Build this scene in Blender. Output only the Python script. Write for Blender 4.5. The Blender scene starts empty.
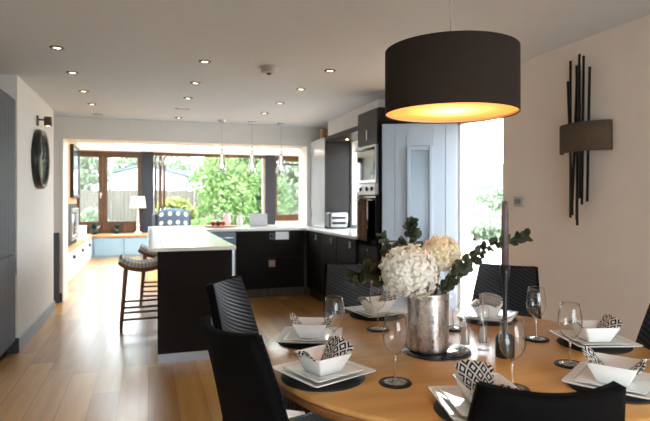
import bpy, bmesh, math, random
from mathutils import Vector, Matrix
R = math.radians
PI = math.pi
rng = random.Random(7)
sc = bpy.context.scene
COL = sc.collection
YAW = math.atan(177 / 530)          # the room is seen turned by this much

# ------------------------------------------------------------------ materials
def lin(c):
    return tuple(((v / 255) / 12.92 if v / 255 <= .04045 else ((v / 255 + .055) / 1.055) ** 2.4) for v in c)

class NT:
    def __init__(s, name):
        s.m = bpy.data.materials.new(name); s.m.use_nodes = True
        s.t = s.m.node_tree; s.n = s.t.nodes; s.l = s.t.links
        s.b = s.n['Principled BSDF']; s.out = s.n['Material Output']
    def add(s, typ, **k):
        n = s.n.new(typ)
        for a, v in k.items():
            if a.startswith('i_'):
                n.inputs[a[2:].replace('_', ' ')].default_value = v
            else: setattr(n, a, v)
        return n
    def link(s, a, b): s.l.new(a, b)
    def math(s, op, a, b=None, c=None):
        n = s.n.new('ShaderNodeMath'); n.operation = op
        for i, v in enumerate((a, b, c)):
            if v is None: continue
            if isinstance(v, (int, float)): n.inputs[i].default_value = v
            else: s.l.new(v, n.inputs[i])
        return n.outputs[0]
    def ramp(s, fac, stops):
        n = s.n.new('ShaderNodeValToRGB'); e = n.color_ramp.elements
        while len(e) < len(stops): e.new(.5)
        for k, (p, c) in enumerate(stops):
            e[k].position = p; e[k].color = (*c, 1)
        s.l.new(fac, n.inputs[0]); return n.outputs[0]
    def bump(s, h, strength=.2, dist=.01):
        n = s.n.new('ShaderNodeBump'); n.inputs['Strength'].default_value = strength; n.inputs['Distance'].default_value = dist
        s.l.new(h, n.inputs['Height']); s.l.new(n.outputs[0], s.b.inputs['Normal'])

def mat(name, rgb, rough=.5, metal=0, coat=0, noise=.06, nscale=8, spec=.5, bump=0, bscale=60, sheen=0):
    w = NT(name); c = lin(rgb)
    tc = w.add('ShaderNodeTexCoord')
    nz = w.add('ShaderNodeTexNoise'); nz.inputs['Scale'].default_value = nscale; nz.inputs['Detail'].default_value = 4
    w.link(tc.outputs['Object'], nz.inputs['Vector'])
    col = w.ramp(nz.outputs['Fac'], [(.3, tuple(v * (1 - noise) for v in c)), (.7, tuple(min(1, v * (1 + noise)) for v in c))])
    w.link(col, w.b.inputs['Base Color'])
    w.b.inputs['Roughness'].default_value = rough; w.b.inputs['Metallic'].default_value = metal
    w.b.inputs['Coat Weight'].default_value = coat; w.b.inputs['Specular IOR Level'].default_value = spec
    w.b.inputs['Sheen Weight'].default_value = sheen
    if bump:
        n2 = w.add('ShaderNodeTexNoise'); n2.inputs['Scale'].default_value = bscale
        w.link(tc.outputs['Object'], n2.inputs['Vector']); w.bump(n2.outputs['Fac'], bump)
    return w.m

def wood(name, dark, light, axis='Y', scale=6, rough=.4, coat=0, board=0, blen=1.6, spec=.5):
    """long grain along one axis; with board > 0, laid in staggered boards of that width."""
    w = NT(name); tc = w.add('ShaderNodeTexCoord'); sep = w.add('ShaderNodeSeparateXYZ')
    w.link(tc.outputs['Object'], sep.inputs[0])
    ax = {'X': 0, 'Y': 1, 'Z': 2}[axis]
    la = sep.outputs[ax]; ac = sep.outputs[0 if ax != 0 else 1]; third = sep.outputs[3 - ax - (0 if ax != 0 else 1)]
    cmb = w.add('ShaderNodeCombineXYZ')
    if board:
        q = w.math('DIVIDE', ac, board); idx = w.math('FLOOR', q); fr = w.math('FRACT', q)
        wn = w.add('ShaderNodeTexWhiteNoise', noise_dimensions='1D'); w.link(idx, wn.inputs['W'])
        off = w.math('MULTIPLY', wn.outputs['Value'], 7.3)
        l2 = w.math('ADD', w.math('DIVIDE', la, blen), off); id2 = w.math('FLOOR', l2); f2 = w.math('FRACT', l2)
        wn2 = w.add('ShaderNodeTexWhiteNoise', noise_dimensions='2D')
        c2 = w.add('ShaderNodeCombineXYZ'); w.link(idx, c2.inputs[0]); w.link(id2, c2.inputs[1]); w.link(c2.outputs[0], wn2.inputs['Vector'])
        tone = wn2.outputs['Value']
        w.link(w.math('ADD', w.math('MULTIPLY', la, .55), w.math('MULTIPLY', tone, 31)), cmb.inputs[1])
    else:
        w.link(w.math('MULTIPLY', la, .55), cmb.inputs[1])
    w.link(w.math('MULTIPLY', ac, scale), cmb.inputs[0]); w.link(w.math('MULTIPLY', third, scale), cmb.inputs[2])
    nz = w.add('ShaderNodeTexNoise'); nz.inputs['Scale'].default_value = 2.2; nz.inputs['Detail'].default_value = 6; nz.inputs['Distortion'].default_value = .6
    w.link(cmb.outputs[0], nz.inputs['Vector'])
    fac = nz.outputs['Fac']
    if board:
        fac = w.math('ADD', w.math('MULTIPLY', fac, .6), w.math('MULTIPLY', tone, .4))
    col = w.ramp(fac, [(.25, lin(dark)), (.75, lin(light))])
    if board:
        e1 = w.math('LESS_THAN', fr, .018); e2 = w.math('LESS_THAN', f2, .003)
        gap = w.math('MAXIMUM', e1, e2)
        mx = w.add('ShaderNodeMixRGB'); w.link(gap, mx.inputs[0]); w.link(col, mx.inputs[1]); mx.inputs[2].default_value = (*lin(tuple(v * .55 for v in dark)), 1)
        col = mx.outputs[0]
    w.link(col, w.b.inputs['Base Color'])
    w.b.inputs['Roughness'].default_value = rough; w.b.inputs['Coat Weight'].default_value = coat; w.b.inputs['Coat Roughness'].default_value = .2
    w.b.inputs['Specular IOR Level'].default_value = spec
    w.bump(nz.outputs['Fac'], .04)
    return w.m

def glass(name, tint=(1, 1, 1), gmin=.03, gmax=.4, rough=.0, edge=1.0, gcol=(1, 1, 1)):
    w = NT(name); w.n.remove(w.b)
    tr = w.add('ShaderNodeBsdfTransparent')
    gl = w.add('ShaderNodeBsdfGlossy'); gl.inputs['Roughness'].default_value = rough; gl.inputs[0].default_value = (*gcol, 1)
    lw = w.add('ShaderNodeLayerWeight'); lw.inputs[0].default_value = .5
    w.link(w.ramp(lw.outputs['Facing'], [(.45, tint), (.97, tuple(v * edge for v in tint))]), tr.inputs[0])
    mx = w.add('ShaderNodeMixShader'); w.link(w.math('ADD', w.math('MULTIPLY', w.math('POWER', lw.outputs['Facing'], 2.5), gmax), gmin), mx.inputs[0])
    w.link(tr.outputs[0], mx.inputs[1]); w.link(gl.outputs[0], mx.inputs[2]); w.link(mx.outputs[0], w.out.inputs[0])
    return w.m

def emis(name, rgb, s):
    w = NT(name); w.b.inputs['Base Color'].default_value = (*lin(rgb), 1)
    w.b.inputs['Emission Color'].default_value = (*lin(rgb), 1); w.b.inputs['Emission Strength'].default_value = s
    return w.m

def translucent(name, rgb, tr=.5):
    w = NT(name); c = (*lin(rgb), 1)
    w.b.inputs['Base Color'].default_value = c; w.b.inputs['Roughness'].default_value = .9
    t = w.add('ShaderNodeBsdfTranslucent'); t.inputs[0].default_value = c
    mx = w.add('ShaderNodeMixShader'); mx.inputs[0].default_value = tr
    w.link(w.b.outputs[0], mx.inputs[1]); w.link(t.outputs[0], mx.inputs[2]); w.link(mx.outputs[0], w.out.inputs[0])
    return w.m

def leafmat(name, dark, light):
    w = NT(name); oi = w.add('ShaderNodeTexCoord'); nz = w.add('ShaderNodeTexNoise'); nz.inputs['Scale'].default_value = 9
    w.link(oi.outputs['Object'], nz.inputs['Vector'])
    col = w.ramp(nz.outputs['Fac'], [(.3, lin(dark)), (.7, lin(light))])
    w.link(col, w.b.inputs['Base Color']); w.b.inputs['Roughness'].default_value = .6
    t = w.add('ShaderNodeBsdfTranslucent'); w.link(col, t.inputs[0])
    mx = w.add('ShaderNodeMixShader'); mx.inputs[0].default_value = .35
    w.link(w.b.outputs[0], mx.inputs[1]); w.link(t.outputs[0], mx.inputs[2]); w.link(mx.outputs[0], w.out.inputs[0])
    return w.m

def weave():
    """black woven chair cover: fine diagonal cords, blue-grey light painted on their crests."""
    w = NT('woven_cord'); uv = w.add('ShaderNodeUVMap'); sep = w.add('ShaderNodeSeparateXYZ'); w.link(uv.outputs[0], sep.inputs[0])
    d = w.math('SUBTRACT', w.math('MULTIPLY', sep.outputs[0], 8.0), w.math('MULTIPLY', sep.outputs[1], 24.0))
    d = w.math('ADD', d, 60.0)
    s = w.math('ABSOLUTE', w.math('SUBTRACT', w.math('FRACT', d), .5))
    s = w.math('MULTIPLY', s, 2.0)
    col = w.ramp(s, [(.25, (.003, .003, .004)), (.75, (.022, .031, .046))])  # crest tone carries the doorway light caught by the cords
    w.link(col, w.b.inputs['Base Color']); w.b.inputs['Roughness'].default_value = .45
    w.b.inputs['Specular IOR Level'].default_value = .45
    w.bump(s, .5, .004)
    return w.m

def lattice():
    w = NT('black_white_lattice_print'); uv = w.add('ShaderNodeUVMap'); sep = w.add('ShaderNodeSeparateXYZ'); w.link(uv.outputs[0], sep.inputs[0])
    x, y = sep.outputs[0], sep.outputs[1]
    a = w.math('ADD', w.math('MULTIPLY', x, 6.0), w.math('MULTIPLY', y, 3.5))
    b = w.math('SUBTRACT', w.math('MULTIPLY', x, 6.0), w.math('MULTIPLY', y, 3.5))
    fa = w.math('ABSOLUTE', w.math('SUBTRACT', w.math('FRACT', w.math('ADD', a, 50)), .5))
    fb = w.math('ABSOLUTE', w.math('SUBTRACT', w.math('FRACT', w.math('ADD', b, 50)), .5))
    mxm = w.math('MAXIMUM', fa, fb)
    lines = w.math('GREATER_THAN', mxm, .41); cen = w.math('LESS_THAN', mxm, .2)
    f = w.math('MAXIMUM', lines, cen)
    w.link(w.ramp(f, [(.4, (.006, .006, .008)), (.6, (.72, .7, .67))]), w.b.inputs['Base Color'])
    w.b.inputs['Roughness'].default_value = .85
    return w.m

def dots(base, dot):
    w = NT('polka_dot_fabric'); uv = w.add('ShaderNodeUVMap'); sep = w.add('ShaderNodeSeparateXYZ'); w.link(uv.outputs[0], sep.inputs[0])
    x = w.math('SUBTRACT', w.math('FRACT', w.math('MULTIPLY', sep.outputs[0], 4)), .5)
    y = w.math('SUBTRACT', w.math('FRACT', w.math('MULTIPLY', sep.outputs[1], 5)), .5)
    r = w.math('SQRT', w.math('ADD', w.math('MULTIPLY', x, x), w.math('MULTIPLY', y, y)))
    w.link(w.ramp(w.math('LESS_THAN', r, .25), [(.4, lin(base)), (.6, lin(dot))]), w.b.inputs['Base Color'])
    w.b.inputs['Roughness'].default_value = .9
    return w.m

def stripe_weave():
    w = NT('striped_woven_seat'); uv = w.add('ShaderNodeUVMap'); sep = w.add('ShaderNodeSeparateXYZ'); w.link(uv.outputs[0], sep.inputs[0])
    f = w.math('FRACT', w.math('MULTIPLY', sep.outputs[0], 13)); g = w.math('FRACT', w.math('ADD', w.math('MULTIPLY', sep.outputs[1], 3), .5))
    k = w.math('MAXIMUM', w.math('LESS_THAN', f, .1), w.math('LESS_THAN', g, .07))
    w.link(w.ramp(k, [(.4, (.88, .88, .87)), (.6, (.03, .03, .04))]), w.b.inputs['Base Color'])
    w.b.inputs['Roughness'].default_value = .8
    return w.m

def vasemetal():
    w = NT('mottled_silver'); tc = w.add('ShaderNodeTexCoord')
    mp = w.add('ShaderNodeMapping'); mp.inputs['Scale'].default_value = (26, 26, 9); w.link(tc.outputs['Object'], mp.inputs[0])
    n1 = w.add('ShaderNodeTexNoise'); n1.inputs['Scale'].default_value = 1.0; n1.inputs['Detail'].default_value = 8; n1.inputs['Roughness'].default_value = .7
    w.link(mp.outputs[0], n1.inputs['Vector'])
    n2 = w.add('ShaderNodeTexNoise'); n2.inputs['Scale'].default_value = 90; n2.inputs['Detail'].default_value = 3; w.link(tc.outputs['Object'], n2.inputs['Vector'])
    f = w.math('ADD', w.math('MULTIPLY', n1.outputs['Fac'], .75), w.math('MULTIPLY', n2.outputs['Fac'], .25))
    w.link(w.ramp(f, [(.34, lin((100, 82, 68))), (.46, lin((190, 182, 176))), (.6, lin((238, 236, 234)))]), w.b.inputs['Base Color'])
    w.b.inputs['Metallic'].default_value = .9; w.b.inputs['Roughness'].default_value = .3
    w.bump(f, .25, .006)
    return w.m

def fuzzy_shade(name, rgb):
    return mat(name, rgb, .9, noise=.08, nscale=40, bump=.15, bscale=300, spec=.2)

M = dict(
    doorglass=mat('blue_grey_frosted_glass', (138, 158, 178), .2, noise=.02),
    wallwarm=mat('wall_paint_pendant_warmed', (236, 223, 212), .85, noise=.015, spec=.2),  # right wall: the pendant's warm glow is mixed into the colour
    wall=mat('wall_paint_warm_white', (230, 226, 221), .85, noise=.015, spec=.2),
    ceil=mat('ceiling_paint', (212, 215, 218), .9, noise=.01, spec=.2),
    white=mat('white_paint', (238, 238, 236), .55, noise=.01),
    floor=wood('oak_floor_boards', (150, 102, 46), (208, 156, 84), 'Y', 7, .36, .4, board=.18, spec=.5),
    oak=wood('oak_veneer', (194, 138, 72), (230, 178, 106), 'X', 5, .3, .35),
    oakrim=wood('oak_edge', (112, 72, 36), (150, 100, 54), 'X', 6, .35, .2),
    chairblack=mat('black_chair_cloth', (7, 7, 8), .85, noise=.1, nscale=60, spec=.12, bump=.1, bscale=400),
    oaktop=wood('oak_bench_top', (170, 118, 66), (206, 156, 100), 'Y', 6, .4),
    stoolwood=wood('walnut_frame', (126, 82, 48), (174, 120, 76), 'Z', 10, .4),
    framewood=wood('brown_window_timber', (66, 42, 26), (100, 66, 40), 'Z', 8, .4),
    darkwood=wood('dark_wenge_veneer', (20, 17, 16), (32, 26, 23), 'X', 18, .6, spec=.15),
    plinthwood=wood('brown_plinth', (62, 48, 36), (88, 70, 52), 'Z', 8, .45),
    quartz=mat('white_quartz', (240, 238, 233), .16, noise=.02, nscale=30),
    steel=mat('brushed_steel', (196, 198, 202), .28, 1, noise=.03),
    chrome=mat('chrome', (225, 226, 228), .1, 1, noise=.01),
    plinth=mat('aluminium_plinth', (176, 180, 190), .35, .7, noise=.03),
    bluegrey=mat('blue_grey_steel_front', (104, 116, 128), .3, .5, noise=.03),
    darkgloss=mat('dark_grey_gloss', (36, 30, 28), .35, noise=.02, spec=.25),
    whitegloss=mat('white_gloss_door', (214, 218, 222), .12, noise=.01, coat=.4),
    cabgrey=mat('grey_painted_wood', (84, 88, 96), .6, noise=.03, spec=.3),
    skirt=mat('grey_skirting', (128, 134, 140), .5, noise=.02),
    skirtdark=mat('charcoal_skirting', (52, 54, 58), .5, noise=.02),
    paleblue=mat('pale_blue_paint', (190, 204, 214), .5, noise=.01),
    midblue=mat('soft_blue_paint', (140, 168, 186), .5, noise=.01),
    doorblue=mat('powder_blue_door_paint', (158, 172, 188), .42, noise=.02),
    post=mat('charcoal_steel_post', (26, 36, 52), .5, noise=.03),
    black=mat('black_satin', (14, 14, 15), .35, noise=.03),
    blackmatt=mat('black_matt', (20, 20, 21), .8, noise=.04),
    slate=mat('black_slate', (26, 27, 29), .65, noise=.08, nscale=20),
    tray=mat('dark_polished_disc', (40, 44, 50), .1, noise=.03, coat=.6),
    ovenglass=mat('oven_black_glass', (10, 11, 12), .05, noise=.02, coat=.6),
    ovenmirror=mat('oven_mirror_glass', (120, 130, 135), .04, .8, noise=.02),
    china=mat('white_china', (250, 250, 248), .12, noise=.008, coat=.5),
    shade=fuzzy_shade('dark_brown_lampshade', (46, 38, 33)),
    sconce=fuzzy_shade('taupe_lampshade', (92, 78, 64)),
    creamshade=fuzzy_shade('white_lampshade', (245, 242, 236)),
    rod=mat('dark_bronze_rod', (30, 28, 27), .45, .4, noise=.05),
    bronze=mat('bronze_fitting', (96, 84, 74), .4, .6, noise=.04),
    diff=translucent('pendant_diffuser', (250, 226, 190), .9),
    inner=mat('shade_lining', (236, 214, 180), .8, noise=.01),
    candle=mat('mauve_grey_wax', (98, 88, 92), .55, noise=.03),
    glass=glass('clear_glass', (.975, .98, .985), .06, .55, .02, .35),
    stemglass=glass('clear_glass_stem', (.97, .97, .98), .3, .45, .05, 1.0),
    pane=glass('window_glass', (.97, .98, .98), .03, .5, 0),
    misty=glass('cone_shade_glass', (.78, .8, .82), .22, .6, .08, .6),
    acrylic=glass('clear_acrylic', (.98, .98, .98), .1, .4, .1, .9),
    salt=translucent('white_salt', (246, 242, 236), .6),
    pepper=translucent('pale_pepper', (236, 222, 208), .6),
    vase=vasemetal(), weave=weave(), lattice=lattice(), dotfab=dots((82, 102, 126), (226, 232, 238)), stripe=stripe_weave(),
    petal=translucent('cream_petals', (255, 253, 244), .25), petal2=translucent('yellow_cream_petals', (255, 246, 222), .3),
    euc=leafmat('eucalyptus_leaf', (60, 70, 56), (108, 118, 96)), euc2=leafmat('olive_leaf', (44, 47, 28), (78, 78, 48)),
    stem=mat('green_brown_stem', (84, 84, 52), .7), bark=mat('bark', (92, 76, 60), .9, noise=.2, nscale=14),
    leaf1=leafmat('bright_green_leaf', (78, 108, 58), (142, 168, 106)), leaf2=leafmat('mid_green_leaf', (74, 102, 64), (130, 156, 106)),
    leaf3=leafmat('yellow_green_leaf', (104, 118, 62), (160, 164, 98)), leaf4=leafmat('glare_pale_green_leaf', (108, 124, 102), (154, 168, 144)),  # leaf4: whitish pane haze and overexposure put into the leaf colour
    lawn=mat('lawn', (100, 134, 78), .9, noise=.15, nscale=3), patio=mat('pale_paving', (222, 220, 216), .8, noise=.04, nscale=2),
    fencewood=wood('weathered_fence', (66, 60, 54), (106, 98, 90), 'Z', 10, .8),
    render=mat('white_render', (236, 236, 236), .9, noise=.02), roofgrey=mat('grey_roof_edge', (104, 112, 124), .7),
    hill=mat('hazy_hill', (66, 77, 75), .95, noise=.1, nscale=.2), road=mat('light_gravel', (190, 186, 180), .95, noise=.05, nscale=4),
    spot=emis('downlight_glow', (255, 236, 205), 4), bulb=emis('bulb_glow', (255, 236, 210), 2.4),
    red=mat('red_orange_skin', (196, 66, 30), .3, noise=.2, nscale=20), darkred=mat('dark_red_skin', (120, 34, 22), .3, noise=.2, nscale=20),
    board=wood('chopping_board', (150, 96, 52), (190, 134, 82), 'X', 8, .5), tan=mat('tan_card', (176, 138, 84), .8),
    paper=mat('white_paper', (238, 238, 240), .8, noise=.01), plate_taupe=mat('taupe_plate', (168, 142, 124), .4),
    plastic=mat('warm_grey_plastic', (176, 170, 162), .4), screen=mat('grey_screen', (120, 120, 116), .2),
    towel=mat('brown_spotted_towel', (92, 66, 50), .95, noise=.75, nscale=70), silverlap=mat('laptop_silver', (206, 210, 216), .35, .3),
    greenpot=mat('dark_green_glaze', (30, 66, 58), .3), pic=mat('picture_glass', (150, 166, 178), .05, .3, coat=.8),
    clockface=mat('clock_dial_smoke', (26, 26, 28), .25, coat=.2), fire=mat('stove_glass', (30, 30, 32), .1, coat=.5),
    black_stripe=mat('toaster_black', (26, 26, 28), .3),
)

# ------------------------------------------------------------------ mesh builder
class MB:
    def __init__(s): s.b = bmesh.new(); s.uv = s.b.loops.layers.uv.new('UVMap')
    def quad(s, pts, uvs=None):
        f = s.b.faces.new([s.b.verts.new(p) for p in pts])
        if uvs:
            for l, q in zip(f.loops, uvs): l[s.uv].uv = q
        return s
    def box(s, x0, x1, y0, y1, z0, z1, bev=0, seg=2):
        t = bmesh.new(); bmesh.ops.create_cube(t, size=1)
        for v in t.verts: v.co = Vector(((x0 + x1) / 2 + v.co.x * (x1 - x0), (y0 + y1) / 2 + v.co.y * (y1 - y0), (z0 + z1) / 2 + v.co.z * (z1 - z0)))
        if bev: bmesh.ops.bevel(t, geom=t.edges[:], offset=bev, segments=seg, profile=.5, affect='EDGES')
        s._merge(t); return s
    def _merge(s, t, M4=None):
        mp = {}
        for v in t.verts: mp[v] = s.b.verts.new(M4 @ v.co if M4 else v.co)
        for f in t.faces:
            try: nf = s.b.faces.new([mp[v] for v in f.verts]); nf.smooth = f.smooth
            except ValueError: pass
        t.free()
    def lathe(s, prof, seg=32, c=(0, 0, 0), axis=None):
        rings = []
        rot = Vector((0, 0, 1)).rotation_difference(Vector(axis)).to_matrix() if axis else Matrix.Identity(3)
        for r, z in prof:
            if r < 1e-6: rings.append([s.b.verts.new(rot @ Vector((0, 0, z)) + Vector(c))])
            else: rings.append([s.b.verts.new(rot @ Vector((r * math.cos(2 * PI * k / seg), r * math.sin(2 * PI * k / seg), z)) + Vector(c)) for k in range(seg)])
        s._bridge(rings); return s
    def _bridge(s, rings):
        for A, B in zip(rings, rings[1:]):
            n = max(len(A), len(B))
            for k in range(n):
                k2 = (k + 1) % n
                if len(A) == 1 and len(B) == 1: continue
                if len(A) == 1: vs = [A[0], B[k2], B[k]]
                elif len(B) == 1: vs = [A[k], A[k2], B[0]]
                else: vs = [A[k], A[k2], B[k2], B[k]]
                try: f = s.b.faces.new(vs); f.smooth = True
                except ValueError: pass
    def cyl(s, p0, p1, r0, r1=None, seg=16, caps=True):
        p0, p1 = Vector(p0), Vector(p1); d = p1 - p0; L = d.length; r1 = r0 if r1 is None else r1
        prof = ([(0, 0)] if caps else []) + [(r0, 0), (r1, L)] + ([(0, L)] if caps else [])
        return s.lathe(prof, seg, p0, d.normalized())
    def tube(s, pts, rad, seg=8):
        pts = [Vector(p) for p in pts]; n = len(pts)
        rad = [rad] * n if isinstance(rad, (int, float)) else rad
        rings = []; up = Vector((0, 0, 1))
        for k, p in enumerate(pts):
            d = (pts[min(k + 1, n - 1)] - pts[max(k - 1, 0)]).normalized()
            a = d.cross(up if abs(d.z) < .9 else Vector((1, 0, 0))).normalized(); b = d.cross(a)
            rings.append([s.b.verts.new(p + rad[k] * (math.cos(2 * PI * j / seg) * a + math.sin(2 * PI * j / seg) * b)) for j in range(seg)])
        s._bridge([[s.b.verts.new(pts[0])]] + rings + [[s.b.verts.new(pts[-1])]]); return s
    def sq(s, prof, cr=.18, seg=5):
        """rounded square loops (half size, z), bridged in order; first and last are capped."""
        rings = []
        for h, z in prof:
            r = h * cr; L = []
            for q, (sx, sy) in enumerate(((1, 1), (-1, 1), (-1, -1), (1, -1))):
                for k in range(seg):
                    a = PI / 2 * q + PI / 2 * k / (seg - 1)
                    L.append(s.b.verts.new((sx * (h - r) + r * math.cos(a), sy * (h - r) + r * math.sin(a), z)))
            rings.append(L)
        s._bridge(rings); s.b.faces.new(rings[0][::-1]); s.b.faces.new(rings[-1]); return s
    def grid(s, fn, nu, nv):
        V = [[s.b.verts.new(fn(i / nu, j / nv)) for j in range(nv + 1)] for i in range(nu + 1)]
        for i in range(nu):
            for j in range(nv):
                f = s.b.faces.new([V[i][j], V[i + 1][j], V[i + 1][j + 1], V[i][j + 1]]); f.smooth = True
                for l, (a, b) in zip(f.loops, ((i, j), (i + 1, j), (i + 1, j + 1), (i, j + 1))): l[s.uv].uv = (a / nu, b / nv)
        return s
    def poly(s, pts, z0, z1, bev=0):
        t = bmesh.new(); bot = [t.verts.new((x, y, z0)) for x, y in pts]; f = t.faces.new(bot)
        e = bmesh.ops.extrude_face_region(t, geom=[f])
        for v in [g for g in e['geom'] if isinstance(g, bmesh.types.BMVert)]: v.co.z = z1
        bmesh.ops.recalc_face_normals(t, faces=t.faces[:])
        if bev: bmesh.ops.bevel(t, geom=t.edges[:], offset=bev, segments=2, profile=.5, affect='EDGES')
        s._merge(t); return s
    def sphere(s, c, r, seg=12, sc_=(1, 1, 1)):
        t = bmesh.new(); bmesh.ops.create_uvsphere(t, u_segments=seg, v_segments=max(6, seg // 2), radius=r)
        for f in t.faces: f.smooth = True
        s._merge(t, Matrix.Translation(c) @ Matrix.Diagonal((*sc_, 1))); return s
    def build(s, name, m, parent=None, loc=(0, 0, 0), rz=0, solid=0, bevel=0, sub=0, smooth=False, fixn=True):
        if fixn: bmesh.ops.recalc_face_normals(s.b, faces=s.b.faces[:])
        if smooth:
            for f in s.b.faces: f.smooth = True
        me = bpy.data.meshes.new(name); s.b.to_mesh(me); s.b.free()
        me.materials.append(M[m] if isinstance(m, str) else m)
        o = bpy.data.objects.new(name, me); COL.objects.link(o)
        if parent: o.parent = parent
        o.location = loc; o.rotation_euler = (0, 0, rz)
        if sub: q = o.modifiers.new('Subdivision', 'SUBSURF'); q.levels = q.render_levels = sub
        if solid: q = o.modifiers.new('Solidify', 'SOLIDIFY'); q.thickness = abs(solid); q.offset = 0
        if bevel: q = o.modifiers.new('Bevel', 'BEVEL'); q.width = bevel; q.segments = 2
        return o

def tag(o, label, cat, group=None, kind=None):
    o['label'] = label; o['category'] = cat
    if group: o['group'] = group
    if kind: o['kind'] = kind
    return o
def thing(name, label, cat, loc=(0, 0, 0), rz=0, group=None):
    o = bpy.data.objects.new(name, None); o.empty_display_size = .1; COL.objects.link(o)
    o.location = loc; o.rotation_euler = (0, 0, rz)
    return tag(o, label, cat, group)
def struct(o):
    o['kind'] = 'structure'; return o
def copy_tree(o, loc=None, rz=None, label=None, parent=None):
    c = o.copy(); COL.objects.link(c)
    if parent: c.parent = parent
    for ch in o.children: copy_tree(ch, parent=c)
    if loc is not None: c.location = loc
    if rz is not None: c.rotation_euler = (0, 0, rz)
    if label: c['label'] = label
    return c

# ------------------------------------------------------------------ room shell
H = 2.4
XR, XK = 2.77, 2.68          # dining wall, kitchen wall
struct(MB().box(-2.4, 4.7, -2.2, 14.05, -.12, 0).build('floor', 'floor'))
struct(MB().box(-2.4, 3.0, -2.2, 8.0, H, H + .15).build('ceiling', 'ceil'))
# garden room ceiling with a long rooflight opening
b = MB(); zc = 2.52
b.box(-1.8, 4.7, 8.0, 8.7, zc, zc + .12); b.box(-1.8, 4.7, 12.5, 14.05, zc, zc + .12)
b.box(-1.8, -.67, 8.7, 12.5, zc, zc + .12); b.box(3.57, 4.7, 8.7, 12.5, zc, zc + .12)
struct(b.build('ceiling_extension', 'white'))
w5 = struct(MB().box(-.72, 3.62, 8.65, 8.7, zc + .12, zc + .2).box(-.72, 3.62, 12.5, 12.55, zc + .12, zc + .2)
            .box(-.72, -.67, 8.7, 12.5, zc + .12, zc + .2).box(3.57, 3.62, 8.7, 12.5, zc + .12, zc + .2).build('window_5', 'white'))
MB().box(-.67, 3.57, 8.7, 12.5, zc + .02, zc + .03).build('skylight_glass', 'pane', w5)
# opening to the garden room
b = MB(); b.box(-2.4, -1.05, 7.57, 8.0, 0, 2.6); b.box(2.248, 4.7, 7.57, 8.0, 0, 2.6); b.box(-1.05, 2.248, 7.57, 8.0, 2.115, 2.6)
struct(b.build('wall_back', 'wall'))
struct(MB().box(-1.05, -1.04, 7.56, 8.01, 0, 2.115).build('trim_1', 'white'))
struct(MB().box(2.2415, 2.248, 7.56, 8.01, .94, 2.12).build('trim_2', 'white'))
struct(MB().box(-1.85, -1.073, 5.19, 7.05, 0, H).build('wall_left', 'wall'))
struct(MB().box(-2.4, -1.85, -2.2, 7.57, 0, H).build('wall_outer_left', 'wall'))
b = MB(); b.box(-1.073, -1.055, 5.17, 7.05, 0, .115, .004)
struct(b.build('baseboard_left', 'skirt'))
struct(MB().box(-1.27, -1.055, 5.165, 5.188, 0, .13, .004).build('baseboard_left_end', 'skirtdark'))
struct(MB().box(-1.25, -1.051, 7.545, 7.568, 0, .12, .003).build('baseboard_back', 'skirtdark'))
# right wall with entrance doorway
D0, D1, DH = 3.67, 4.37, 2.07
b = MB(); b.box(XR, XR + .12, -2.2, D0, 0, H); b.box(XR, XR + .12, D1, 5.2, 0, H); b.box(XR, XR + .12, D0, D1, DH, H)
struct(b.build('wall_right', 'wallwarm'))
K0, K1, KZ0, KZ1 = 5.45, 6.84, .98, 2.12
b = MB(); b.box(XK, XR + .12, 5.2, K0, 0, H); b.box(XK, XR + .12, K1, 7.57, 0, H)
b.box(XK, XR + .12, K0, K1, 0, KZ0); b.box(XK, XR + .12, K0, K1, KZ1, H)
struct(b.build('wall_kitchen', 'white'))
b = MB(); b.box(XR + .02, XR + .12, D1 - .045, D1, 0, DH); b.box(XR + .02, XR + .12, D0, D0 + .03, 0, DH); b.box(XR + .02, XR + .12, D0, D1, DH - .04, DH)
struct(b.build('trim_3', 'white'))
# rear wall behind the viewer, mostly glazed
b = MB(); b.box(-1.85, .0, -2.2, -2.05, 0, H); b.box(2.3, XR, -2.2, -2.05, 0, H); b.box(.0, 2.3, -2.2, -2.05, 2.0, H)
struct(b.build('wall_front', 'wall'))
w6 = struct(MB().box(0, 2.3, -2.16, -2.1, 0, .06).box(0, 2.3, -2.16, -2.1, 1.94, 2.0).box(0, .06, -2.16, -2.1, .06, 1.94)
            .box(2.24, 2.3, -2.16, -2.1, .06, 1.94).box(1.12, 1.18, -2.16, -2.1, .06, 1.94).build('window_6', 'white'))
MB().box(.06, 1.12, -2.135, -2.125, .06, 1.94).build('glass_pane', 'pane', w6)
MB().box(1.18, 2.24, -2.135, -2.125, .06, 1.94).build('glass_pane', 'pane', w6)
# garden room walls
struct(MB().box(-1.8, -1.65, 8.0, 14.05, 0, 2.64).build('wall_extension_left', 'white'))
struct(MB().box(4.55, 4.7, 8.0, 14.05, 0, 2.64).build('wall_extension_right', 'white'))
b = MB(); b.box(-1.65, -.15, 13.98, 14.1, 0, .5); b.box(3.25, 4.55, 13.98, 14.1, 0, .76); b.box(-1.65, 4.55, 14.0, 14.1, 2.505, 2.62)
struct(b.build('wall_extension_back', 'white'))
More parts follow.
